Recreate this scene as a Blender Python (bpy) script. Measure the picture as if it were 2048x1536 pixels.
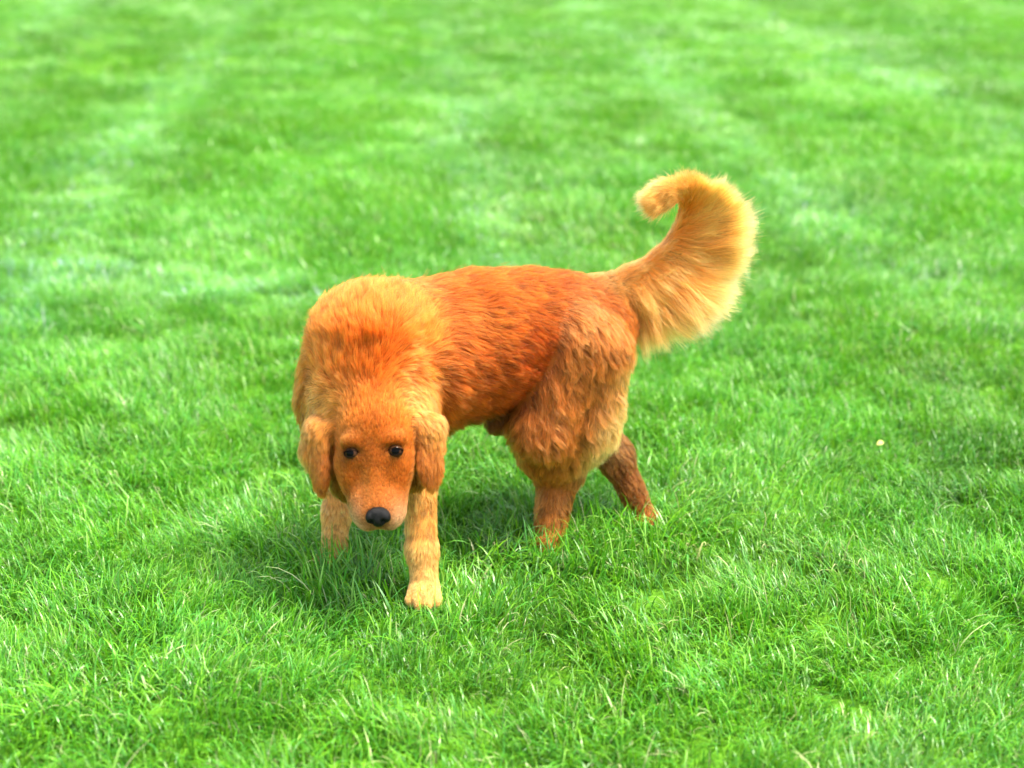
import bpy, math, random
import numpy as np
from mathutils import Vector
from mathutils.kdtree import KDTree

for o in list(bpy.data.objects):
    bpy.data.objects.remove(o)
scene = bpy.context.scene
COL = scene.collection
rng = np.random.default_rng(7)

# ------------------------------------------------------------------ camera, sky, sun, exposure
CAM_H = 1.42
PITCH = math.radians(20.4)
cam_d = bpy.data.cameras.new('camera')
cam = bpy.data.objects.new('camera', cam_d)
COL.objects.link(cam)
cam.location = (0, 0, CAM_H)
cam.rotation_euler = (math.pi / 2 - PITCH, 0, 0)
cam_d.sensor_width = 36.0
cam_d.lens = 36.0 * 2957 / 2048
cam_d.clip_start = 0.05
cam_d.clip_end = 2000
cam_d.dof.use_dof = True
cam_d.dof.focus_distance = 2.88
cam_d.dof.aperture_fstop = 1.9
scene.camera = cam

world = bpy.data.worlds.new('World')
scene.world = world
world.use_nodes = True
SUN_EL, SUN_AZ = 66, 94           # elevation; azimuth measured from +Y (away from the viewer) towards +X
nt = world.node_tree
bg = nt.nodes['Background']
sky = nt.nodes.new('ShaderNodeTexSky')
sky.sky_type = 'NISHITA'
sky.sun_disc = False
sky.sun_elevation = math.radians(SUN_EL)
sky.sun_rotation = math.radians(SUN_AZ)
sky.air_density = 1.0
sky.dust_density = 3.0
hue = nt.nodes.new('ShaderNodeHueSaturation')
hue.inputs['Saturation'].default_value = .50          # thin bright cloud whitens the sky
nt.links.new(sky.outputs[0], hue.inputs['Color'])
nt.links.new(hue.outputs[0], bg.inputs[0])
bg.inputs[1].default_value = 0.125
sun_d = bpy.data.lights.new('sun', 'SUN')
sun_d.energy = 2.6
sun_d.angle = math.radians(16)
sun_d.color = (1.0, 0.93, 0.80)
sun = bpy.data.objects.new('sun', sun_d)
COL.objects.link(sun)
_e, _a = math.radians(SUN_EL), math.radians(SUN_AZ)
sun.rotation_euler = Vector((math.sin(_a) * math.cos(_e), math.cos(_a) * math.cos(_e), math.sin(_e))).to_track_quat('Z', 'Y').to_euler()
vs = scene.view_settings
vs.view_transform = 'Standard'
vs.look = 'None'
vs.exposure = 2.2
vs.gamma = 1.0
vs.use_curve_mapping = False

# ------------------------------------------------------------------ the lawn
def mesh_obj(name, V, Fc, mat, parent=None, smooth=True):
    me = bpy.data.meshes.new(name)
    if isinstance(Fc, np.ndarray):
        nf, k = Fc.shape
        me.vertices.add(len(V)); me.vertices.foreach_set('co', np.asarray(V, np.float32).ravel())
        me.loops.add(nf * k); me.loops.foreach_set('vertex_index', Fc.astype(np.int32).ravel())
        me.polygons.add(nf); me.polygons.foreach_set('loop_start', np.arange(0, nf * k, k, dtype=np.int32))
        me.update(calc_edges=True); me.validate()
    else:
        me.from_pydata([tuple(v) for v in V], [], Fc)
    if smooth:
        me.polygons.foreach_set('use_smooth', np.ones(len(me.polygons), bool))
    me.materials.append(mat)
    o = bpy.data.objects.new(name, me); COL.objects.link(o)
    if parent is not None: o.parent = parent
    return o

TRACKS = [(.38, .13), (-1.26, .20), (1.70, .17), (3.15, .20), (-2.80, .20)]   # across the mowing direction, half width
CROSS = np.array([-1.90, 5.10]), np.array([-.60, 4.53])
def vnoise(P, scale, seed=0):
    """smooth value noise in [-1, 1] for points P (n,2 or n,3)"""
    P = np.asarray(P, float) / scale
    i = np.floor(P).astype(np.int64); f = P - i; f = f * f * (3 - 2 * f)
    out = 0
    k = P.shape[1]
    for c in range(2 ** k):
        o = np.array([(c >> b) & 1 for b in range(k)])
        ij = i + o
        h = seed * 374761393
        for b, m in zip(range(k), (73856093, 19349663, 83492791)): h = h ^ (ij[:, b] * m)
        h = (h ^ (h >> 13)) * 1274126177 & 0x7fffffff
        h = (h ^ (h >> 16)) & 0xffff
        w = np.prod(np.where(o, f, 1 - f), axis=1)
        out = out + w * (h / 32767.5 - 1)
    return out

PAWS = np.array([(-.172, 2.55), (-.370, 2.72), (.080, 2.80), (.290, 2.90)])
def ground_z(P):
    P = np.asarray(P, float)
    near = np.min(np.linalg.norm(P[:, None] - PAWS[None], axis=2), axis=1)
    a = np.clip((near - .03) / .12, .12, 1)
    return a * (.014 * vnoise(P, .19, 11) + .008 * vnoise(P, .08, 12) + .016 * vnoise(P, .62, 13)) - .006

def axis_steps(a0, a1, fine, far):
    v = [a0]
    while v[-1] < a1: v.append(v[-1] + min(fine * max(1, abs(v[-1]) / 4) ** 2.2, far))
    return v
ys = np.array([-30, -8, -3] + axis_steps(0, 700, .035, 60))
xs = np.array(axis_steps(0, 400, .04, 50)); xs = np.concatenate([-xs[:0:-1], xs])
GX, GY = np.meshgrid(xs, ys)
gp = np.stack([GX.ravel(), GY.ravel()], 1)
gz = np.where(np.hypot(gp[:, 0], gp[:, 1]) < 14, ground_z(gp), -.02)
nx, ny = len(xs), len(ys)
ij = (np.arange(ny - 1)[:, None] * nx + np.arange(nx - 1)[None]).ravel()
gf = np.stack([ij, ij + 1, ij + nx + 1, ij + nx], 1)
M_SOIL = bpy.data.materials.new('turf_thatch'); M_SOIL.use_nodes = True
_t = M_SOIL.node_tree; _b = _t.nodes['Principled BSDF']; _b.inputs['Roughness'].default_value = .9; _b.inputs['Specular IOR Level'].default_value = .1
_g = _t.nodes.new('ShaderNodeNewGeometry')
_n1 = _t.nodes.new('ShaderNodeTexNoise'); _n1.inputs['Scale'].default_value = 60; _n1.inputs['Detail'].default_value = 4
_n2 = _t.nodes.new('ShaderNodeTexNoise'); _n2.inputs['Scale'].default_value = 1.6; _n2.inputs['Detail'].default_value = 3
_r1 = _t.nodes.new('ShaderNodeValToRGB'); _r1.color_ramp.elements[0].position = .3; _r1.color_ramp.elements[1].position = .7
_r1.color_ramp.elements[0].color = (.030, .092, .005, 1); _r1.color_ramp.elements[1].color = (.082, .215, .010, 1)
_r2 = _t.nodes.new('ShaderNodeValToRGB'); _r2.color_ramp.elements[0].position = .35; _r2.color_ramp.elements[1].position = .65
_r2.color_ramp.elements[0].color = (.8, .85, .8, 1); _r2.color_ramp.elements[1].color = (1.2, 1.15, 1.2, 1)
_mx = _t.nodes.new('ShaderNodeMix'); _mx.data_type = 'RGBA'; _mx.blend_type = 'MULTIPLY'; _mx.inputs['Factor'].default_value = 1
for n_ in (_n1, _n2): _t.links.new(_g.outputs['Position'], n_.inputs['Vector'])
_t.links.new(_n1.outputs['Fac'], _r1.inputs[0]); _t.links.new(_n2.outputs['Fac'], _r2.inputs[0])
_t.links.new(_r1.outputs[0], _mx.inputs['A']); _t.links.new(_r2.outputs[0], _mx.inputs['B']); _t.links.new(_mx.outputs['Result'], _b.inputs['Base Color'])
ground = mesh_obj('ground', np.column_stack([gp, gz]), gf, M_SOIL)
ground['kind'] = 'structure'

# blade material: each blade its own green, each tuft its own tint, light glows through
M_BLADE = bpy.data.materials.new('grass_blade'); M_BLADE.use_nodes = True
_t = M_BLADE.node_tree; _b = _t.nodes['Principled BSDF']; _o = _t.nodes['Material Output']
_a1 = _t.nodes.new('ShaderNodeAttribute'); _a1.attribute_name = 'blade_color'
_a2 = _t.nodes.new('ShaderNodeAttribute'); _a2.attribute_name = 'tint'; _a2.attribute_type = 'INSTANCER'
_mx = _t.nodes.new('ShaderNodeMix'); _mx.data_type = 'RGBA'; _mx.blend_type = 'MULTIPLY'; _mx.inputs['Factor'].default_value = 1
_t.links.new(_a1.outputs['Color'], _mx.inputs['A']); _t.links.new(_a2.outputs['Color'], _mx.inputs['B'])
_tr = _t.nodes.new('ShaderNodeBsdfTranslucent'); _ms = _t.nodes.new('ShaderNodeMixShader'); _ms.inputs[0].default_value = .38
_t.links.new(_mx.outputs['Result'], _b.inputs['Base Color']); _t.links.new(_mx.outputs['Result'], _tr.inputs['Color'])
_t.links.new(_b.outputs[0], _ms.inputs[1]); _t.links.new(_tr.outputs[0], _ms.inputs[2]); _t.links.new(_ms.outputs[0], _o.inputs['Surface'])
_b.inputs['Roughness'].default_value = .36; _b.inputs['Specular IOR Level'].default_value = .5

TUFTS = bpy.data.collections.new('tufts')
GREENS = np.array([(.095, .320, .008), (.130, .370, .010), (.072, .285, .010), (.068, .290, .028), (.150, .380, .014), (.060, .255, .010)])
def tuft(name, n, R, h0, h1, w, lean, droop, rows, r, pale=.05):
    """n curved blades in a disc of radius R, leaning mostly towards +X"""
    P = []; F_ = []; Cc = []
    for _ in range(n):
        rr = R * math.sqrt(r.random()); an = r.random() * 6.283
        base = np.array([rr * math.cos(an), rr * math.sin(an), -.012])
        hgt = h0 + (h1 - h0) * r.random() ** 1.3
        az = r.normal() * .85 if r.random() < .75 else r.random() * 6.283
        le = max(.02, lean + r.normal() * .22); dr = max(0, droop + r.normal() * .45)
        wd = w * (.6 + .8 * r.random()); tw_ = r.normal() * .9
        col = GREENS[r.integers(len(GREENS))] * (.8 + .4 * r.random())
        u = r.random()
        if u < pale: col = np.array([.40, .46, .20]) * (.8 + .4 * r.random())
        elif u < pale * 3.2: col = np.array([.20, .42, .06]) * (.9 + .35 * r.random())
        d2 = np.array([math.cos(az), math.sin(az)]); p = base.copy(); b0 = len(P)
        for k in range(rows + 1):
            t = k / rows
            pit = le + dr * t * t * 1.6
            sdv = np.array([-d2[1] * math.cos(tw_ * t) + d2[0] * math.sin(tw_ * t) * .5, d2[0] * math.cos(tw_ * t) + d2[1] * math.sin(tw_ * t) * .5, .25 * math.sin(tw_)])
            wk = wd * (1 - t ** 2.2) ** .9 * (.75 + .5 * min(1, t * 3))
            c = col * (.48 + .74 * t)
            if k == rows:
                P.append(p.copy()); Cc.append(c)
            else:
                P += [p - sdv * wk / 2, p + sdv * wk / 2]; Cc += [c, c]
                st = hgt / rows
                p = p + st * np.array([d2[0] * math.sin(pit), d2[1] * math.sin(pit), math.cos(pit)])
        for k in range(rows - 1):
            a = b0 + 2 * k; F_.append((a, a + 1, a + 3, a + 2))
        a = b0 + 2 * (rows - 1); F_.append((a, a + 1, a + 2))
    me = bpy.data.meshes.new(name); me.from_pydata([tuple(p) for p in P], [], F_)
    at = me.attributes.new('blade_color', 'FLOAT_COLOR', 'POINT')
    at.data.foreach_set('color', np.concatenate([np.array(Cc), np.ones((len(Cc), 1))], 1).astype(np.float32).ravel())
    me.polygons.foreach_set('use_smooth', np.ones(len(me.polygons), bool)); me.materials.append(M_BLADE)
    o = bpy.data.objects.new(name, me); TUFTS.objects.link(o)
    return o
r_ = np.random.default_rng(3)
NEAR_N, LONG_N, FAR_N = 9, 6, 5
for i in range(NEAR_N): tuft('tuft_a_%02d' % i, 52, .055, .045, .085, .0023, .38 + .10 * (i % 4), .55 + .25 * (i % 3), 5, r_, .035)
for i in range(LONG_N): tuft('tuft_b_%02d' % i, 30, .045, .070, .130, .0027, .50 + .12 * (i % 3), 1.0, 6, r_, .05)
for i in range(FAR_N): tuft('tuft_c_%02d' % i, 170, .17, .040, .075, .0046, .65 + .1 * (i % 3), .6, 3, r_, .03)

# tuft positions: dense by the camera, sparser and coarser beyond
def scatter(y0, y1, per_m2, margin):
    n_ = int((y1 - y0) * 2 * (.40 * y1 + margin) * per_m2)
    p = np.column_stack([(rng.random(n_) * 2 - 1) * (.40 * y1 + margin), y0 + (y1 - y0) * rng.random(n_)])
    return p[np.abs(p[:, 0]) < .40 * p[:, 1] + margin]
near = scatter(1.3, 5.2, 760, .9)
midl = scatter(5.2, 9.0, 330, 1.8)
farp = np.concatenate([scatter(4.9, 36.0, 62, 5.0), (lambda q: q[np.abs(q[:, 0]) > .40 * q[:, 1] + .75])(scatter(.6, 4.9, 62, 3.5))])
longp = scatter(1.3, 5.0, 95, .9)
lg = vnoise(longp, .16, 21) + .6 * vnoise(longp, .5, 22); longp = longp[lg > .22]
# hollows between tufts
def thin(p, scale, seed, thr): return p[vnoise(p, scale, seed) + .5 * vnoise(p, scale * .45, seed + 1) > thr]
near = thin(near, .085, 31, -.72)
allP = np.concatenate([near, longp, midl, farp])
kindA = np.concatenate([np.zeros(len(near)), np.ones(len(longp)), np.full(len(midl), 3), np.full(len(farp), 2)]).astype(int)
# none under the paws
dpaw = np.linalg.norm(allP[:, None] - PAWS[None], axis=2).min(1)
keepg = (dpaw > .022) & (np.linalg.norm(allP - PAWS[0], axis=1) > .034)
allP, kindA, dpaw = allP[keepg], kindA[keepg], dpaw[keepg]
n_ = len(allP)
idx = np.where(kindA == 0, rng.integers(0, NEAR_N, n_), np.where(kindA == 1, NEAR_N + rng.integers(0, LONG_N, n_), np.where(kindA == 3, rng.integers(0, NEAR_N, n_), NEAR_N + LONG_N + rng.integers(0, FAR_N, n_))))
ang = 2.6 * vnoise(allP, .30, 41) + 1.4 * vnoise(allP, .11, 42) + 2.0 * vnoise(allP, 1.4, 43) + rng.normal(size=n_) * .35 + 4.4
sz = (1 + .20 * vnoise(allP, .22, 44) + .15 * vnoise(allP, .07, 45)) * (.85 + .3 * rng.random(n_))
sz = np.where(kindA == 3, sz * 1.25, sz)
# mowing tracks run away from the viewer; the mower flattened and paled the grass along them
MD = np.array([math.sin(math.radians(-4.8)), math.cos(math.radians(-4.8))]); MN = np.array([MD[1], -MD[0]])
across = allP @ MN
along = allP @ MD
across_w = across + .035 * vnoise(np.column_stack([along, across * 0]), 2.2, 51)
TRK = np.array(TRACKS)
track = np.zeros(n_)
for c, w_ in TRACKS:
    track = np.maximum(track, np.exp(-((across_w - c) / w_) ** 2))
track *= np.clip((along - 3.6) / 1.5, 0, 1) * np.clip(.85 + .35 * vnoise(allP, .6, 52), 0, 1)
# one more wheel track crosses the lawn to the left of the dog
c0, c1 = CROSS
cd = (c1 - c0) / np.linalg.norm(c1 - c0); cn = np.array([cd[1], -cd[0]])
cross = np.exp(-(((allP - c0) @ cn + .05 * vnoise(allP, .8, 53)) / .13) ** 2) * np.clip(((allP - c0) @ cd + .9) / .5, 0, 1) * np.clip((np.linalg.norm(c1 - c0) + .5 - (allP - c0) @ cd) / .6, 0, 1)
pale = np.clip(np.maximum(track, cross) + .08 * np.clip(vnoise(allP, .9, 54), 0, 1) * (allP[:, 1] > 3), 0, 1)
stripe = np.sin((across - TRACKS[1][0]) / 1.45 * math.pi)
dark = np.clip(vnoise(allP, .34, 61) + .5 * vnoise(allP, .13, 62) - .35, 0, 1) * np.where(allP[:, 1] < 6, .8, .45)
tone = np.where(allP[:, 1] < 4.5, .98, 1.0) + np.where(allP[:, 1] < 4, .14, .08) * vnoise(allP, .45, 63) + np.where(allP[:, 1] < 4, .15, .08) * vnoise(allP, .10, 64) + .05 * np.sign(stripe) * np.clip(np.abs(stripe) * 3, 0, 1)
yel = vnoise(allP, .55, 65) * .5 + .5 * vnoise(allP, .16, 66)
for c, w_ in TRACKS: tone = tone * (1 - .12 * np.exp(-((across_w - c - w_ * 1.7) / (w_ * .9)) ** 2) * np.clip((along - 3.6) / 1.5, 0, 1))
tint = np.stack([tone * (1 + .13 * yel), tone, tone * (1 - .18 * yel)], 1) * (1 - .35 * dark)[:, None]
tint = tint * (1 - pale[:, None]) + tint * np.array([1.7, 1.34, 4.8]) * pale[:, None]
sz *= 1 - .25 * pale + .15 * dark
sz = np.where(np.linalg.norm(allP - PAWS[0], axis=1) < .10, sz * .9, np.where(dpaw < .13, np.maximum(sz, 1.5), sz))
Zg = ground_z(allP); Zg = np.where(allP[:, 1] > 14, -.02, Zg)
rot = np.column_stack([rng.normal(size=n_) * .12, rng.normal(size=n_) * .12, ang])
scl = np.column_stack([sz, sz, sz * (.9 + .25 * rng.random(n_))])

pm = bpy.data.meshes.new('grass'); pm.vertices.add(n_)
pm.vertices.foreach_set('co', np.column_stack([allP, Zg]).astype(np.float32).ravel())
for nm, ty, dat, key in (('rot', 'FLOAT_VECTOR', rot, 'vector'), ('scl', 'FLOAT_VECTOR', scl, 'vector'), ('pick', 'INT', idx, 'value'), ('tint', 'FLOAT_COLOR', np.column_stack([tint, np.ones(n_)]), 'color')):
    a_ = pm.attributes.new(nm, ty, 'POINT')
    a_.data.foreach_set(key, np.ascontiguousarray(dat, np.int32 if ty == 'INT' else np.float32).ravel())
grass = bpy.data.objects.new('grass', pm); COL.objects.link(grass)
grass['kind'] = 'stuff'; grass['label'] = 'bright green lawn grass with long soft blades around the dog'; grass['category'] = 'grass'
ng = bpy.data.node_groups.new('grow_grass', 'GeometryNodeTree')
ng.interface.new_socket('Geometry', in_out='INPUT', socket_type='NodeSocketGeometry'); ng.interface.new_socket('Geometry', in_out='OUTPUT', socket_type='NodeSocketGeometry')
gi_, go_ = ng.nodes.new('NodeGroupInput'), ng.nodes.new('NodeGroupOutput')
iop = ng.nodes.new('GeometryNodeInstanceOnPoints'); ci = ng.nodes.new('GeometryNodeCollectionInfo')
ci.inputs['Collection'].default_value = TUFTS; ci.inputs['Separate Children'].default_value = True; ci.inputs['Reset Children'].default_value = True
def named(nm, ty):
    k = ng.nodes.new('GeometryNodeInputNamedAttribute'); k.data_type = ty; k.inputs['Name'].default_value = nm
    return k.outputs['Attribute']
e2r = ng.nodes.new('FunctionNodeEulerToRotation')
ng.links.new(named('rot', 'FLOAT_VECTOR'), e2r.inputs[0]); ng.links.new(e2r.outputs[0], iop.inputs['Rotation'])
ng.links.new(named('scl', 'FLOAT_VECTOR'), iop.inputs['Scale'])
ng.links.new(named('pick', 'INT'), iop.inputs['Instance Index'])
iop.inputs['Pick Instance'].default_value = True
ng.links.new(gi_.outputs[0], iop.inputs['Points']); ng.links.new(ci.outputs[0], iop.inputs['Instance']); ng.links.new(iop.outputs[0], go_.inputs[0])
grass.modifiers.new('grow', 'NODES').node_group = ng

# ------------------------------------------------------------------ the dog's body: one smooth surface from blended muscles
_sp, _cp = math.sin(PITCH), math.cos(PITCH)
def U(px, py, Y):
    v = (py - 768) / 2957
    hz = Y * (_sp + v * _cp) / (_cp - v * _sp)
    Z = Y * _cp + hz * _sp
    return np.array([(px - 1024) / 2957 * Z, Y, CAM_H - hz])
A = lambda *v: np.array(v, float)
def unit(v):
    v = np.asarray(v, float)
    return v / (np.linalg.norm(v, axis=-1, keepdims=True) + 1e-9)

PR = []   # muscles: (kind, data, blend, fur length, flow, zone)
def cone(a, b, ra, rb, k=.03, fur=.03, flow=None, zone='body', op='+'):
    a, b = np.asarray(a, float), np.asarray(b, float)
    PR.append(dict(t='c', a=a, b=b, ra=ra, rb=rb, k=k, fur=fur, flow=unit(flow if flow is not None else b - a), zone=zone, op=op))
def ell(c, ax, r, k=.02, fur=.02, flow=(0, 0, -1), zone='body', op='+'):
    PR.append(dict(t='e', c=np.asarray(c, float), ax=unit(np.array(ax, float)), r=np.array(r, float), k=k, fur=fur, flow=unit(flow), zone=zone, op=op))
def dist(p, q):
    if p['t'] == 'c':
        ba = p['b'] - p['a']; pa = q - p['a']
        t = np.clip((pa @ ba) / (ba @ ba), 0, 1)
        return np.linalg.norm(pa - t[..., None] * ba, axis=-1) - (p['ra'] + (p['rb'] - p['ra']) * t)
    d = (q - p['c']) @ p['ax'].T
    k0 = np.linalg.norm(d / p['r'], axis=-1)
    k1 = np.linalg.norm(d / p['r'] ** 2, axis=-1) + 1e-9
    return np.where(k0 < 1e-4, -p['r'].min(), k0 * (k0 - 1) / k1)

BK = unit(A(.857, .515, 0))        # from chest to tail
LF = A(.515, -.857, 0)             # the dog's left, towards the viewer
DOWN = A(0, 0, -1)
# trunk
W0, R1, R2, L0, P0, P1 = A(-.245, 2.74, .486), A(-.185, 2.785, .455), A(-.065, 2.852, .464), A(.035, 2.905, .476), A(.112, 2.95, .462), A(.165, 2.98, .445)
cone(W0, R1, .105, .125, .05, .052, BK * .9 + DOWN * .35, 'ruff')
cone(R1, R2, .125, .122, .05, .042, BK + DOWN * .35, 'flank')
cone(R2, L0, .122, .098, .05, .040, BK + DOWN * .3, 'flank')
cone(L0, P0, .096, .090, .05, .038, BK + DOWN * .25, 'flank')
cone(P0, P1, .090, .072, .04, .038, BK + DOWN * .5, 'rump')
# chest and shoulders
cone(A(-.30, 2.715, .42), A(-.22, 2.77, .40), .095, .10, .05, .045, DOWN + BK * .3, 'chest')
cone(A(-.240, 2.655, .52), A(-.238, 2.615, .37), .052, .064, .020, .035, DOWN + BK * .25, 'shoulder')
cone(A(-.320, 2.80, .50), A(-.345, 2.79, .37), .045, .060, .06, .035, DOWN + BK * .25, 'shoulder')
# neck down to the lowered head
NK0, NK1 = A(-.262, 2.69, .505), A(-.268, 2.662, .432)
cone(NK0, NK1, .108, .092, .05, .046, NK0 - A(-.26, 2.60, .42), 'ruff')
cone(A(-.322, 2.745, .50), A(-.345, 2.715, .39), .056, .062, .06, .045, DOWN + BK * .3, 'ruff')
# left foreleg
EL, WR, PW = A(-.184, 2.665, .30), A(-.177, 2.610, .105), A(-.172, 2.572, .032)
cone(A(-.222, 2.642, .40), EL, .066, .045, .015, .034, DOWN, 'shoulder')
cone(EL, WR, .036, .027, .02, .022, DOWN, 'foreleg')
cone(WR, PW + A(0, .012, .012), .027, .026, .02, .010, DOWN, 'paw')
# right foreleg
ER, WR2, PW2 = A(-.348, 2.845, .29), A(-.364, 2.785, .100), A(-.370, 2.750, .018)
cone(A(-.345, 2.79, .40), ER, .065, .043, .03, .03, DOWN, 'foreleg')
cone(ER, WR2, .036, .026, .02, .020, DOWN, 'foreleg')
cone(WR2, PW2 + A(0, .012, .012), .026, .026, .02, .010, DOWN, 'paw')
# left hind leg
KN, HK, HP = A(.060, 2.842, .275), A(.100, 2.905, .150), A(.080, 2.815, .02)
cone(A(.114, 2.882, .450), KN + A(.010, -.014, -.01), .086, .054, .012, .048, DOWN + BK * .3, 'thigh')
cone(A(.158, 2.897, .42), A(.152, 2.887, .265), .082, .060, .025, .050, DOWN + BK * .3, 'thigh')
cone(A(.13, 2.89, .28), A(.100, 2.892, .175), .058, .045, .05, .045, DOWN + BK * .2, 'thigh')
cone(KN, (KN + HK) / 2, .060, .058, .03, .045, DOWN, 'thigh')
cone((KN + HK) / 2, HK, .058, .048, .03, .038, DOWN, 'shank')
cone(HK, HP + A(0, .02, .015), .044, .032, .02, .022, DOWN, 'shank')
# right hind leg, pushing off behind
KR, HR, RP = A(.130, 2.965, .29), A(.222, 2.955, .160), A(.293, 2.915, .03)
cone(A(.165, 3.01, .45), KR, .085, .060, .04, .03, DOWN, 'thigh')
cone(A(.195, 3.02, .42), A(.17, 2.98, .27), .065, .055, .04, .035, DOWN + BK * .2, 'thigh')
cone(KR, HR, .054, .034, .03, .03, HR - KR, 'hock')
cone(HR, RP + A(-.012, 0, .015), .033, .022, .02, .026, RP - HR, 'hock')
cone(A(-.17, 2.78, .40), A(.0, 2.875, .405), .095, .075, .04, .035, BK + DOWN * .6, 'flank')
# sheath
cone(A(-.01, 2.885, .36), A(-.032, 2.866, .268), .032, .019, .02, .016, DOWN, 'belly')
# paws with four toes each
def paw(c, fwd, s=1.0, zone='paw'):
    fwd = unit(fwd); sd = np.cross(A(0, 0, 1), fwd)
    ell(c + fwd * .004, [fwd, sd, A(0, 0, 1)], A(.036, .030, .022) * s, .012, .009, DOWN + fwd, zone)
    for i, (o, f) in enumerate(((-.024, .018), (-.009, .031), (.009, .031), (.024, .018))):
        ell(c + fwd * f * s + sd * o * s + A(0, 0, -.008), [unit(fwd + sd * o * 8), unit(sd - fwd * o * 8), A(0, 0, 1)], A(.018, .0105, .013) * s, .008, .006, fwd + DOWN * .6, zone)
paw(PW, A(.0, -1, 0), 1.0); paw(PW2, A(-.3, -1, 0), 1.05); paw(HP, A(-.4, -1, 0), 1, 'shank'); paw(RP, A(-.6, -.7, 0), .85, 'shank')
# tail: carried up in an open curl
TAIL = [U(1195, 585, 2.995), U(1245, 568, 3.03), U(1296, 538, 3.05), U(1338, 496, 3.06), U(1364, 450, 3.06), U(1375, 416, 3.055), U(1371, 390, 3.04), U(1354, 386, 3.02), U(1336, 395, 3.01)]
_tr = [.034, .026, .019, .015, .012, .012, .013, .013, .010]
for i in range(len(TAIL) - 1):
    cone(TAIL[i], TAIL[i + 1], _tr[i], _tr[i + 1], .02 if i < 2 else .008, .05, None, 'tail')

# head
HE = U(746, 902, 2.505)                       # midpoint between the eyes
hm = unit(A(.035, -.50, -.866))               # towards the nose
hs = unit(np.cross(A(-.12, -.866, .5), hm)); hs = hs if hs[0] > 0 else -hs
hu = np.cross(hs, hm); hu = hu if hu[1] < 0 else -hu   # out of the forehead
HA = [hm, hs, hu]
def H(a, b, c):
    return HE + a * hm + b * hs + c * hu
up_face = -hm
cone(NK1, H(-.060, 0, -.080), .088, .068, .05, .022, -hm, 'nape')
ell(H(-.045, 0, -.046), HA, (.080, .074, .056), .03, .014, up_face + hu * .1, 'skull')
ell(H(.005, -.010, -.062), HA, (.078, .069, .050), .03, .014, up_face, 'cheek')
for s in (-1, 1):
    ell(H(-.019, .034 * s, -.007), HA, (.015, .024, .015), .012, .009, up_face + hs * s * .3, 'brow')
    ell(H(.020, (.037 if s > 0 else -.047), -.038), HA, (.046, .022, .028), .018, .010, up_face, 'cheek')
    ell(H(.100, (.021 if s > 0 else -.022), -.043), HA, (.042, .024, .033), .010, .005, up_face + hs * s * .5 - hu * .2, 'muzzle')
    cone(H(.022, (.036 if s > 0 else -.050), -.046), H(.105, (.022 if s > 0 else -.028), -.046), .026, .023, .02, .007, up_face, 'cheek')
    ell(H(.012, .030 * s, -.016), HA, (.016, .020, .012), .012, .006, up_face, 'cheek')
cone(H(.005, 0, -.044), H(.100, 0, -.040), .038, .031, .022, .006, up_face, 'bridge')
cone(H(.005, 0, -.018), H(.094, 0, -.022), .017, .016, .014, .005, up_face, 'bridge')
cone(H(.0, 0, -.085), H(.112, 0, -.064), .036, .021, .02, .012, up_face, 'jaw')
for s in (-1, 1):
    ell(H(.0, .041 * s, .004), HA, (.0100, .0165, .012), .005, 0, op='-')
cone(H(-.03, -.03, -.115), A(-.32, 2.71, .37), .055, .085, .03, .03, DOWN, 'throat')
cone(H(.040, -.064, -.098), A(-.338, 2.70, .36), .036, .06, .02, .03, DOWN, 'throat')
cone(H(.030, .050, -.110), A(-.27, 2.68, .36), .030, .05, .02, .025, DOWN, 'throat')
cone(A(-.325, 2.675, .34), A(-.275, 2.70, .295), .062, .058, .04, .065, DOWN, 'throat')
# ears: thick hanging flaps
for s in (-1, 1):
    bo = .096 if s > 0 else -.113
    e0, e1, e2, e3 = H(-.058, .055 * s, -.046), H(-.052, bo * .98, -.050), H(.002, bo * 1.02, -.052), H(.052, bo * .97, -.058)
    ef = unit(e3 - e1)
    nn = unit(hs * s * .70 + hu * .70); nn = unit(nn - ef * (nn @ ef)); tt = np.cross(ef, nn)
    cone(e0, e1, .022, .018, .015, .018, ef + hs * s * .5, 'earbase')
    ell((e1 * .7 + e2 * .3), [ef, tt, nn], (.034, .027, .013), .012, .024, ef, 'ear')
    ell((e2 + e3) / 2 - ef * .010, [ef, tt, nn], (.046, .026, .010), .012, .026, ef, 'ear')

# long hair standing out behind the ears
cone(H(-.115, .050, -.088), H(-.020, .080, -.094), .042, .024, .035, .026, DOWN + hs * .55 + hu * .2, 'fluff')
cone(H(-.110, -.070, -.085), H(-.020, -.124, -.090), .046, .028, .035, .032, DOWN - hs * .65 + hu * .2, 'fluff')
# coat regions that carry no flesh of their own: feathering, pale trousers, lighter face parts
cone(A(.206, 2.895, .37), A(.192, 2.865, .225), .048, .056, fur=.055, flow=DOWN + BK * .45, zone='trousers', op='0')
cone(A(-.20, 2.77, .305), A(-.02, 2.86, .335), .045, .035, fur=.070, flow=DOWN + BK * .5, zone='belly', op='0')
ell(H(.126, .033, -.034), HA, (.016, .011, .016), fur=.005, flow=-hm + hs * .6, zone='lip', op='0')
ell(H(.126, -.036, -.034), HA, (.016, .011, .016), fur=.005, flow=-hm - hs * .6, zone='lip', op='0')
ell(H(.122, 0, -.055), HA, (.012, .020, .012), fur=.006, flow=-hu, zone='lip', op='0')
ell(H(-.006, 0, -.008), HA, (.026, .013, .010), fur=.007, flow=-hm, zone='stop', op='0')
ell(H(.136, .004, -.038), HA, (.008, .004, .016), fur=.003, flow=-hu, zone='mouth', op='0')
for s in (-1, 1):
    cone(H(.134, .004, -.056), H(.100, .034 * s, -.064), .004, .004, fur=.003, flow=-hm, zone='mouth', op='0')
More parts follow.
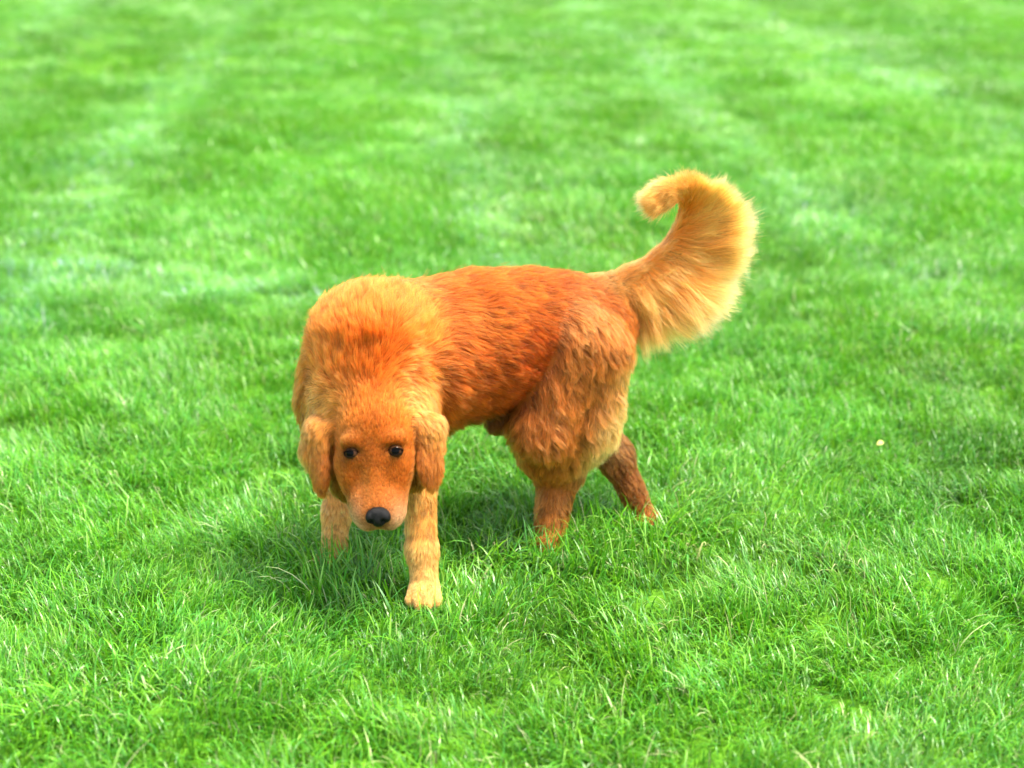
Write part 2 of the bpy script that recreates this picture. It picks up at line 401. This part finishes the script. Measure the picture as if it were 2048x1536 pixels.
for s in (-1, 1):
    ell(H(.004, .041 * s, .0), HA, (.0145, .0225, .011), fur=.004, flow=-hm + hs * s * .4, zone='eyerim', op='0')
    cone(H(-.090, .072 * s, -.040), H(-.050, .098 * s, -.058), .022, .022, fur=.034, flow=hs * s * .8 + DOWN * .8, zone='fluff', op='0')

# shade painted into the hair colour in the folds between ears and cheeks
cone(H(-.030, -.082, -.052), H(.070, -.066, -.058), .007, .009, fur=.012, flow=DOWN, zone='fold_shade', op='0')
cone(H(-.035, .078, -.050), H(.070, .060, -.056), .007, .009, fur=.012, flow=DOWN, zone='fold_shade', op='0')

# ---- sample the field on a grid, mesh it with surface nets
VOX = .004
allp = np.array([p[q] for p in PR for q in (('a', 'b') if p['t'] == 'c' else ('c',))])
lo, hi = allp.min(0) - .15, allp.max(0) + .15
dims = np.ceil((hi - lo) / VOX).astype(int)
F = np.full(dims, .2, np.float32)
axs = [lo[i] + VOX * np.arange(dims[i]) for i in range(3)]
for p in sorted([p for p in PR if p['op'] != '0'], key=lambda p: p['op'] == '-'):
    if p['t'] == 'c':
        r = max(p['ra'], p['rb']); bl, bh = np.minimum(p['a'], p['b']) - r, np.maximum(p['a'], p['b']) + r
    else:
        r = p['r'].max(); bl, bh = p['c'] - r, p['c'] + r
    m = p['k'] + .02
    i0 = np.clip(((bl - m - lo) / VOX).astype(int), 0, dims - 1); i1 = np.clip(((bh + m - lo) / VOX).astype(int) + 2, 1, dims)
    sl = tuple(slice(a, b) for a, b in zip(i0, i1))
    G = np.stack(np.meshgrid(*[axs[i][i0[i]:i1[i]] for i in range(3)], indexing='ij'), -1)
    d = dist(p, G); f = F[sl]; k = p['k']
    if p['op'] == '+':
        h = np.clip(.5 + .5 * (f - d) / k, 0, 1); F[sl] = f * (1 - h) + d * h - k * h * (1 - h)
    else:
        h = np.clip(.5 - .5 * (f + d) / k, 0, 1); F[sl] = f * (1 - h) - d * h + k * h * (1 - h)

def surface_nets(F, lo, vox):
    ins = F < 0
    X, Y, Z = F.shape
    cnt = np.zeros((X - 1, Y - 1, Z - 1), np.int8)
    corners = [(i, j, k) for i in (0, 1) for j in (0, 1) for k in (0, 1)]
    for i, j, k in corners:
        cnt += ins[i:X - 1 + i, j:Y - 1 + j, k:Z - 1 + k]
    cell = np.argwhere((cnt > 0) & (cnt < 8))
    vid = np.full(cnt.shape, -1, np.int64); vid[tuple(cell.T)] = np.arange(len(cell))
    acc = np.zeros((len(cell), 3)); n = np.zeros(len(cell))
    for c in corners:
        for ax in range(3):
            if c[ax]: continue
            c2 = list(c); c2[ax] = 1
            f0 = F[tuple((cell + c).T)].astype(float); f1 = F[tuple((cell + c2).T)].astype(float)
            x = (f0 < 0) != (f1 < 0)
            t = np.where(x, f0 / np.where(x, f0 - f1, 1), 0)
            q = np.tile(np.array(c, float), (len(cell), 1)); q[:, ax] += t
            acc[x] += q[x]; n[x] += 1
    V = lo + vox * (cell + acc / n[:, None])
    faces = []
    for ax in range(3):
        b, c = (ax + 1) % 3, (ax + 2) % 3
        s0 = [slice(None)] * 3; s1 = [slice(None)] * 3
        s0[ax], s1[ax] = slice(0, -1), slice(1, None)
        e0, e1 = ins[tuple(s0)], ins[tuple(s1)]
        for flip in (False, True):
            E = np.argwhere((e0 & ~e1) if not flip else (~e0 & e1))
            E = E[(E[:, b] > 0) & (E[:, c] > 0) & (E[:, b] < F.shape[b] - 1) & (E[:, c] < F.shape[c] - 1)]
            db = np.zeros(3, int); db[b] = 1; dc = np.zeros(3, int); dc[c] = 1
            q = np.stack([vid[tuple((E - o).T)] for o in (db + dc, dc, 0 * db, db)], 1)
            faces.append(q if not flip else q[:, ::-1])
    return V, np.concatenate(faces)
BV, BF = surface_nets(F, lo, VOX)


# ------------------------------------------------------------------ materials of the dog
def principled(name, col, rough=.6, spec=.4):
    m = bpy.data.materials.new(name); m.use_nodes = True
    b = m.node_tree.nodes['Principled BSDF']
    b.inputs['Base Color'].default_value = (*col, 1); b.inputs['Roughness'].default_value = rough
    b.inputs['Specular IOR Level'].default_value = spec
    return m, b
def hair_material():
    m = bpy.data.materials.new('coat_hair'); m.use_nodes = True
    t = m.node_tree; t.nodes.clear()
    out = t.nodes.new('ShaderNodeOutputMaterial'); at = t.nodes.new('ShaderNodeAttribute'); at.attribute_name = 'coat_color'
    h = t.nodes.new('ShaderNodeBsdfHairPrincipled'); h.model = 'CHIANG'; h.parametrization = 'COLOR'
    h.inputs['Roughness'].default_value = .40; h.inputs['Radial Roughness'].default_value = .55
    h.inputs['IOR'].default_value = 1.28; h.inputs['Coat'].default_value = 0.0; h.inputs['Random Roughness'].default_value = .2
    df = t.nodes.new('ShaderNodeBsdfDiffuse'); mx = t.nodes.new('ShaderNodeMixShader'); mx.inputs[0].default_value = .30
    t.links.new(at.outputs['Color'], df.inputs['Color']); t.links.new(h.outputs[0], mx.inputs[1]); t.links.new(df.outputs[0], mx.inputs[2])
    t.links.new(at.outputs['Color'], h.inputs['Color'])
    t.links.new(mx.outputs[0], out.inputs['Surface'])
    return m
M_SKIN, _b = principled('skin', (.16, .045, .012), .8, .1)
M_HAIR = hair_material()

dog = bpy.data.objects.new('dog', None); COL.objects.link(dog)
dog.location = (-.05, 2.83, 0)
dog['label'] = 'red golden long-haired dog standing in the grass with lowered head and curled plumed tail'
dog['category'] = 'dog'
def adopt(o, parent=dog):
    o.parent = parent
    o.matrix_parent_inverse = parent.matrix_world.inverted() if parent is not dog else __import__('mathutils').Matrix.Translation((.05, -2.83, 0))
    return o
body = adopt(mesh_obj('body', BV, BF, M_SKIN))
_at = M_SKIN.node_tree.nodes.new('ShaderNodeAttribute'); _at.attribute_name = 'skin_color'
M_SKIN.node_tree.links.new(_at.outputs['Color'], _b.inputs['Base Color'])

# ------------------------------------------------------------------ nose and eyes
def blob(name, prims, center, half, vox, mat):
    lo_ = np.asarray(center) - half; n = int(2 * half / vox)
    ax_ = [lo_[i] + vox * np.arange(n) for i in range(3)]
    G = np.stack(np.meshgrid(*ax_, indexing='ij'), -1); f = np.full((n, n, n), .2)
    for p in prims:
        d = dist(p, G); k = p['k']
        if p['op'] == '+':
            h = np.clip(.5 + .5 * (f - d) / k, 0, 1); f = f * (1 - h) + d * h - k * h * (1 - h)
        else:
            h = np.clip(.5 - .5 * (f + d) / k, 0, 1); f = f * (1 - h) - d * h + k * h * (1 - h)
    V, Fc = surface_nets(f, lo_, vox)
    return mesh_obj(name, V, Fc, mat)
def prim_e(c, r, k, op='+', ax=None):
    return dict(t='e', c=c, ax=unit(np.array(ax if ax is not None else HA)), r=np.array(r, float), k=k, op=op)
def prim_c(a, b, ra, rb, k, op='+'):
    return dict(t='c', a=a, b=b, ra=ra, rb=rb, k=k, op=op)
M_NOSE, _b = principled('nose_leather', (.0035, .003, .003), .45, .16)
_n = M_NOSE.node_tree.nodes.new('ShaderNodeTexVoronoi'); _n.inputs['Scale'].default_value = 900
_bp = M_NOSE.node_tree.nodes.new('ShaderNodeBump'); _bp.inputs['Strength'].default_value = .6; _bp.inputs['Distance'].default_value = .0006
M_NOSE.node_tree.links.new(_n.outputs['Distance'], _bp.inputs['Height']); M_NOSE.node_tree.links.new(_bp.outputs[0], _b.inputs['Normal'])
NC = H(.119, .005, -.008)
nose = [prim_e(NC - hm * .004, (.0135, .0195, .011), .004), prim_e(NC + hm * .008 - hu * .006, (.012, .0125, .014), .006),
        prim_e(NC + hs * .0145 + hm * .002 - hu * .002, (.011, .009, .011), .005), prim_e(NC - hs * .0145 + hm * .002 - hu * .002, (.011, .009, .011), .005)]
for s in (-1, 1):
    nose.append(prim_e(NC + hs * s * .011 + hm * .012 + hu * .003, (.0055, .0048, .0055), .003, '-'))
nose.append(prim_c(NC + hm * .026 + hu * .006, NC + hm * .020 - hu * .02, .0016, .0016, .002, '-'))
adopt(blob('nose', nose, NC, .036, .0011, M_NOSE))

M_EYE = bpy.data.materials.new('eyeball'); M_EYE.use_nodes = True
_t = M_EYE.node_tree; _b = _t.nodes['Principled BSDF']
_b.inputs['Roughness'].default_value = .12; _b.inputs['Specular IOR Level'].default_value = .06
_g = _t.nodes.new('ShaderNodeTexCoord'); _s = _t.nodes.new('ShaderNodeSeparateXYZ'); _r = _t.nodes.new('ShaderNodeValToRGB')
_t.links.new(_g.outputs['Generated'], _s.inputs[0]); _t.links.new(_s.outputs['Z'], _r.inputs[0]); _t.links.new(_r.outputs[0], _b.inputs['Base Color'])
_r.color_ramp.elements[0].position = .40; _r.color_ramp.elements[0].color = (.03, .015, .010, 1)
_r.color_ramp.elements[1].position = .46; _r.color_ramp.elements[1].color = (.022, .009, .004, 1)
for _p, _c in ((.90, (.050, .020, .008, 1)), (.93, (.0015, .0015, .0015, 1))):
    _e2 = _r.color_ramp.elements.new(_p); _e2.color = _c
M_LID, _b = principled('eyelid_skin', (.004, .0025, .002), .8, .05)
EYES = []
for s in (-1, 1):
    ec = H(.001, .0405 * s, -.0090)
    look = unit(hu + hs * s * .18 + hm * .10)
    EYES.append((ec, look))
    nl, nv = 20, 14
    t1 = unit(np.cross(look, hm)); t2 = np.cross(look, t1)
    V = [ec + .0140 * (math.sin(math.pi * i / nv) * (math.cos(2 * math.pi * j / nl) * t1 + math.sin(2 * math.pi * j / nl) * t2) + math.cos(math.pi * i / nv) * look) for i in range(nv + 1) for j in range(nl)]
    Fc = [(i * nl + j, (i + 1) * nl + j, (i + 1) * nl + (j + 1) % nl, i * nl + (j + 1) % nl) for i in range(nv) for j in range(nl)]
    # local frame with Z along the gaze so the iris sits on the axis
    from mathutils import Matrix
    fr = np.stack([t1, t2, look])
    Vl = [(fr @ (v - ec)) for v in V]
    eye = mesh_obj('eye', Vl, Fc, M_EYE)
    Mx = Matrix([[t1[0], t2[0], look[0], ec[0]], [t1[1], t2[1], look[1], ec[1]], [t1[2], t2[2], look[2], ec[2]], [0, 0, 0, 1]])
    eye.parent = dog
    eye.matrix_parent_inverse = Matrix.Translation((.05, -2.83, 0))
    eye.matrix_basis = Mx
    # almond lid rim: a tube round the opening, heavier above
    ring, V2, F2 = 28, [], []
    for i in range(ring):
        a_ = 2 * math.pi * i / ring
        ca, sa = math.cos(a_), math.sin(a_)
        op = (.0048 if sa > 0 else .0066) * sa
        x, y = .0138 * ca, op                       # x along the eye, y up the face
        z = math.sqrt(max(.0146 ** 2 - x * x - y * y, .0030 ** 2))
        c_ = np.array([0., 0., 0.]) + hs * x - hm * y + look * z
        w = .0015 if sa > 0 else .0011
        rad = unit(hs * x - hm * y); 
        for j in range(6):
            b_ = 2 * math.pi * j / 6
            V2.append(fr @ (c_ + w * (math.cos(b_) * rad + math.sin(b_) * look)))
    for i in range(ring):
        for j in range(6):
            F2.append((i * 6 + j, ((i + 1) % ring) * 6 + j, ((i + 1) % ring) * 6 + (j + 1) % 6, i * 6 + (j + 1) % 6))
    lid = mesh_obj('eyelid', V2, F2, M_LID, eye)

# ------------------------------------------------------------------ the coat: combed, clumped strands
#            root colour            tip colour        lift  droop clump wave
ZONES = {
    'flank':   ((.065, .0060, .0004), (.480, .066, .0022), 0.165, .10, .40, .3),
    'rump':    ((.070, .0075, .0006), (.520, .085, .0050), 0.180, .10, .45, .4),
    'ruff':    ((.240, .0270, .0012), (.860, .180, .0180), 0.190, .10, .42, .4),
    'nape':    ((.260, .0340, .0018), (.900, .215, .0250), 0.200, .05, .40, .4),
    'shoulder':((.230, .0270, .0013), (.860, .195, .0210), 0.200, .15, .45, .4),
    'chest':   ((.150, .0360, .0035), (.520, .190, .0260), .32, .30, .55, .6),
    'throat':  ((.060, .0150, .0016), (.260, .078, .0100), .25, .30, .55, .5),  # hair colour darkened to paint in the deep shade below the head
    'fold_shade':    ((.060, .0130, .0012), (.260, .070, .0080), .20, .20, .40, .2),
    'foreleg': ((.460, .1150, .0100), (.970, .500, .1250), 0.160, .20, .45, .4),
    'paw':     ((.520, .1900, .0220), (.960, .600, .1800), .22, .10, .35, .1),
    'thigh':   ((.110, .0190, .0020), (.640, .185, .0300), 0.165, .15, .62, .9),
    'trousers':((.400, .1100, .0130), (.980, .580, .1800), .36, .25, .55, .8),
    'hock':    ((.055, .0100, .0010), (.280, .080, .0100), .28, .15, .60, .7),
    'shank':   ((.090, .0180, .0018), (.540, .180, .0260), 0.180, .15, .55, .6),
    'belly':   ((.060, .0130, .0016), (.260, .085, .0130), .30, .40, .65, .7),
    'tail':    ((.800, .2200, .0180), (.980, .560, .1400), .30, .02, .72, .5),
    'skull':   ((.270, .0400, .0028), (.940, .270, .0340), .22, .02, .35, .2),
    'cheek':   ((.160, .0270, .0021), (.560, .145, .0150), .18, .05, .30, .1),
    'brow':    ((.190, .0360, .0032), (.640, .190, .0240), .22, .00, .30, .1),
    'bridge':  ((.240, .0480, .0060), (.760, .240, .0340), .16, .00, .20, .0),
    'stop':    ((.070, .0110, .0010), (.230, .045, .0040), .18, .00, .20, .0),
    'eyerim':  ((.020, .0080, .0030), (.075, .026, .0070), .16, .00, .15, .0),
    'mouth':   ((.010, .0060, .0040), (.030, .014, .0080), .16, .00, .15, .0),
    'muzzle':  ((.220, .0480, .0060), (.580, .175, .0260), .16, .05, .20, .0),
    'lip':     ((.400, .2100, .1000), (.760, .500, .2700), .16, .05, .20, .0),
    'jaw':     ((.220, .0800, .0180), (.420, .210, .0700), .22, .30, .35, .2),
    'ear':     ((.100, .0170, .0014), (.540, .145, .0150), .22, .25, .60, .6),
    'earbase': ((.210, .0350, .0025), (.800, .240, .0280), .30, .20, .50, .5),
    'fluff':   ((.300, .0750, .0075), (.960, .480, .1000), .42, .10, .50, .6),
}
ZN = list(ZONES)
ZT = np.array([[*ZONES[z][0], *ZONES[z][1], *ZONES[z][2:]] for z in ZN])
def weights(q):
    ps = [p for p in PR if p['op'] != '-']
    D = np.stack([dist(p, q) for p in ps], 1)
    D = np.where(np.array([p['op'] == '0' for p in ps]), D - .006, D)
    D -= D.min(1, keepdims=True)
    Wt = np.exp(-D / .011); Wt /= Wt.sum(1, keepdims=True)
    fl = Wt @ np.array([p['flow'] for p in ps]); ln = Wt @ np.array([p['fur'] for p in ps])
    zi = np.array([ZN.index(p['zone']) for p in ps])
    prm = Wt @ ZT[zi]
    tw = Wt @ (np.array([p['zone'] for p in ps]) == 'tail').astype(float)
    fine = Wt @ np.isin([p['zone'] for p in ps], ['skull', 'cheek', 'brow', 'stop', 'eyerim', 'muzzle', 'lip', 'jaw', 'paw', 'ear', 'bridge', 'mouth', 'earbase']).astype(float)
    return fl, ln, prm, tw, fine
_, _, _pv, _, _ = weights(BV)
_sc = body.data.attributes.new('skin_color', 'FLOAT_COLOR', 'POINT')
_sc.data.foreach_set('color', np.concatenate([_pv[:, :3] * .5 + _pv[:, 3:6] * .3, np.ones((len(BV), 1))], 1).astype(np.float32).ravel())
# triangles of the body surface
T = np.concatenate([BF[:, [0, 1, 2]], BF[:, [0, 2, 3]]])
ta, tb, tc = BV[T[:, 0]], BV[T[:, 1]], BV[T[:, 2]]
cr = np.cross(tb - ta, tc - ta); area = np.linalg.norm(cr, axis=1) / 2
vn = np.zeros_like(BV)
for i in range(3): np.add.at(vn, T[:, i], cr)
vn = unit(vn)
cen = (ta + tb + tc) / 3
_, _, _, twc, finec = weights(cen)
facing = (unit(A(0, 0, CAM_H) - cen) * unit(cr)).sum(1)
_tipd = np.exp(-(np.linalg.norm(cen - U(1345, 388, 3.015), axis=1) / .035) ** 2)
dens = area * (1 + 14 * twc * _tipd + 8.0 * twc + 1.6 * finec) * np.where(facing > -.35, 1, .45)
N_HAIR = 470000
ti = np.sort(rng.choice(len(T), N_HAIR, p=dens / dens.sum()))
r1, r2 = np.sqrt(rng.random(N_HAIR)), rng.random(N_HAIR)
w0, w1, w2 = 1 - r1, r1 * (1 - r2), r1 * r2
Q = ta[ti] * w0[:, None] + tb[ti] * w1[:, None] + tc[ti] * w2[:, None]
Nn = unit(vn[T[ti, 0]] * w0[:, None] + vn[T[ti, 1]] * w1[:, None] + vn[T[ti, 2]] * w2[:, None])
keep = Q[:, 2] > .004
for ec, look in EYES:
    dv = Q - ec; al = dv @ look
    x_, y_ = dv @ hs, dv @ hm
    keep &= ~((al > 0) & ((x_ / .0148) ** 2 + (y_ / np.where(y_ < 0, .0046, .0076)) ** 2 < 1))
_d = Q - NC
keep &= ((_d @ hm) / .013) ** 2 + ((_d @ hs) / .023) ** 2 + ((_d @ hu) / .024) ** 2 > 1
Q, Nn = Q[keep], Nn[keep]; N = len(Q)
fl, ln, prm, tw, fine = weights(Q)

# the tail's feathering fans out from the inside of the curl
TC = U(1272, 438, 3.05)
TP = np.array(TAIL); seg = np.linalg.norm(np.diff(TP, axis=0), axis=1); cum = np.concatenate([[0], np.cumsum(seg)]) / seg.sum()
best = np.full(N, 9.); tpos = np.zeros(N); ttan = np.zeros((N, 3))
for i in range(len(TP) - 1):
    ba = TP[i + 1] - TP[i]; t_ = np.clip(((Q - TP[i]) @ ba) / (ba @ ba), 0, 1)
    d = np.linalg.norm(Q - TP[i] - t_[:, None] * ba, axis=1); b_ = d < best
    best[b_] = d[b_]; tpos[b_] = (cum[i] + (cum[i + 1] - cum[i]) * t_)[b_]
def tail_at(t):
    return np.stack([np.interp(t, cum, TP[:, k]) for k in range(3)], -1)
ttan = unit(tail_at(np.clip(tpos, 0, .97) + .03) - tail_at(tpos)) * .4 + unit(tail_at(np.minimum(tpos + .22, 1)) - tail_at(tpos) + 1e-4 * unit(TP[-1] - TP[-2])) * .6
ttan = np.where((tpos > .93)[:, None], unit(TP[-1] - TP[-2]) * .6 + unit(TP[-1] - TP[-3]) * .4, ttan)
view = unit(TC - A(0, 0, CAM_H))
outw = Q - TC; outw -= (outw @ view)[:, None] * view; outw = unit(outw)
inner = (Nn * outw).sum(1)                        # +1 outer side, -1 inner side of the curl
grow = np.interp(tpos, [0, .12, .35, .6, .8, .92, 1], [.045, .120, .182, .168, .080, .070, .060])
tlen = grow * np.interp(inner, [-1, -.5, .1, 1], [.22, .30, .85, 1.0])
tlen = np.where((tpos > .78) & (inner > -.3), np.maximum(tlen, .058), tlen)
tlen = np.where(tpos > .86, np.maximum(tlen, .060) * (.7 + .5 * rng.random(N)), tlen)
tdir = outw * np.interp(tpos, [0, .25, .6, .82, 1], [.75, .95, .95, .65, .35])[:, None] + ttan * np.interp(tpos, [0, .3, .6, .8, 1], [.7, .45, .45, 1.2, 1.6])[:, None]
tdir = np.where((inner < -.35)[:, None], ttan + outw * .1, tdir)
tipw = np.clip((tpos - .90) / .10, 0, 1)
tdir = tdir * (1 - tipw[:, None]) + (ttan + Nn * .42 + outw * .25) * tipw[:, None]
fl = unit(fl) * (1 - tw)[:, None] + unit(tdir) * tw[:, None]
ln = ln * (1 - tw) + tlen * tw
# ruff: the coat parts down the crest of the neck and falls to both sides
fl = fl + .35 * np.stack([vnoise(Q, .035, 1), vnoise(Q, .035, 2), vnoise(Q, .035, 3)], 1) * (1 - .6 * fine)[:, None] * (1 - .75 * tw)[:, None]
nrm_part = (fl * Nn).sum(1)
ftan = unit(fl - nrm_part[:, None] * Nn)
ftan = np.where((tw > .5)[:, None], unit(fl * .75 + ftan * .5), ftan)
ln = ln * (.72 + (.45 - .05 * tw) * rng.random(N)) * (1 + .18 * vnoise(Q, .03, 5))
lift, droop, clump, wave = prm[:, 6], prm[:, 7], prm[:, 8], prm[:, 9]
clump = clump * (1 - .75 * tw * np.clip((tpos - .72) / .12, 0, 1))
K = 7
tt_ = np.linspace(0, 1, K)
S = np.zeros((N, K, 3)); S[:, 0] = Q - Nn * np.minimum(.0015, ln * .06)[:, None]
jit = rng.normal(size=(N, 3)) * np.where(rng.random(N) < .1, .24, .10)[:, None]
lift = lift * (.75 + .5 * rng.random(N)) * (1 + .3 * vnoise(Q, .02, 6))
lift = lift * (1 - tw) + .08 * tw + .10 * (ln < .015)
for j in range(1, K):
    t = tt_[j]
    d = ftan + Nn * (lift * (1.9 - 1.5 * t))[:, None] + DOWN * (droop * t * 1.6)[:, None] + jit * (.4 + t)
    S[:, j] = S[:, j - 1] + unit(d) * (ln / (K - 1))[:, None]
# clumping, two sizes of lock
def clump_pass(S, every, amount, power, seed):
    rs = np.random.default_rng(seed)
    gi = rs.choice(N, N // every, replace=False)
    kd = KDTree(len(gi))
    for n_, i in enumerate(gi): kd.insert(Q[i], n_)
    kd.balance()
    own = np.array([gi[kd.find(q)[1]] for q in Q])
    G = S[own]
    gl, ol = ln[own], ln
    w = (amount[:, None] * tt_[None] ** power)
    w = np.clip(w, 0, 1)
    S2 = S + (G - S) * w[:, :, None]
    return S2, own
loose = np.where(rng.random(N) < .12, .15, 1.0)
S, own1 = clump_pass(S, 9, clump * loose * .75, 1.1, 1)
S, own2 = clump_pass(S, 60, clump * loose * .75, 1.5, 2)
# waviness shared within a lock
ph = rng.random(N)[own2] * 6.28
side = unit(np.cross(ftan, Nn))[own2]
amp = wave * ln * .10
for j in range(1, K):
    S[:, j] += side * (amp * np.sin(ph + tt_[j] * 7.5) * tt_[j])[:, None]
# keep strands out of the skin
ii = np.clip(((S - lo) / VOX).astype(int), 0, dims - 1)
# colour along the strand
COLEXP = 1.0
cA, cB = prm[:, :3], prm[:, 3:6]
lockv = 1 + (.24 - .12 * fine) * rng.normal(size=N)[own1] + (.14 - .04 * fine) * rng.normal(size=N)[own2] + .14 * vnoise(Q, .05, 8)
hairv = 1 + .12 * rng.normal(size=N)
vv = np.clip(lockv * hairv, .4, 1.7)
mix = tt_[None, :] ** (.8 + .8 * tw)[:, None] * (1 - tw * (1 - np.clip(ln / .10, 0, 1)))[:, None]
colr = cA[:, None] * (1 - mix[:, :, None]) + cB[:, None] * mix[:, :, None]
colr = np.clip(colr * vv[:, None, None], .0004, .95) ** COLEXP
rad0 = .00025 - .00009 * fine
taper = np.array([1, 1, .98, .92, .8, .6, .25])
hc = bpy.data.hair_curves.new('coat')
hc.add_curves([K] * N)
hc.attributes['position'].data.foreach_set('vector', (S - A(-.05, 2.83, 0)).astype(np.float32).ravel())
ra_ = hc.attributes.get('radius') or hc.attributes.new('radius', 'FLOAT', 'POINT')
ra_.data.foreach_set('value', (rad0[:, None] * taper[None]).astype(np.float32).ravel())
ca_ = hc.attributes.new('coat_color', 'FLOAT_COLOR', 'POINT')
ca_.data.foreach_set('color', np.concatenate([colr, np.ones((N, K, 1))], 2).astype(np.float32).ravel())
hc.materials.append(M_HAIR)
coat = bpy.data.objects.new('coat', hc); COL.objects.link(coat)
coat.parent = dog
coat['kind'] = 'stuff'
scene.cycles_curves.shape = 'THICK'
scene.cycles_curves.subdivisions = 2

# ------------------------------------------------------------------ one small pale leaf lying on the lawn
M_LEAF, _b = principled('dry_leaf', (.36, .36, .09), .6, .3)
LV, LFc = [], []
for i in range(7):
    t = i / 6; w = .0062 * math.sin(math.pi * min(1, t * .96 + .04)) ** .8 + .0004
    for j in (-1, 0, 1):
        LV.append((-.012 + .020 * t, j * w, .003 * abs(j) + .005 * math.sin(t * 2.6)))
for i in range(6):
    for j in range(2):
        a = i * 3 + j; LFc.append((a, a + 3, a + 4, a + 1))
leaf = mesh_obj('fallen_leaf', LV, LFc, M_LEAF)
leaf.modifiers.new('thickness', 'SOLIDIFY').thickness = .0006
leaf.location = (.885, 3.28, .046); leaf.rotation_euler = (.5, -.1, .5)
leaf['label'] = 'tiny pale yellow leaf caught on the grass tips, away from the dog'
leaf['category'] = 'leaf'
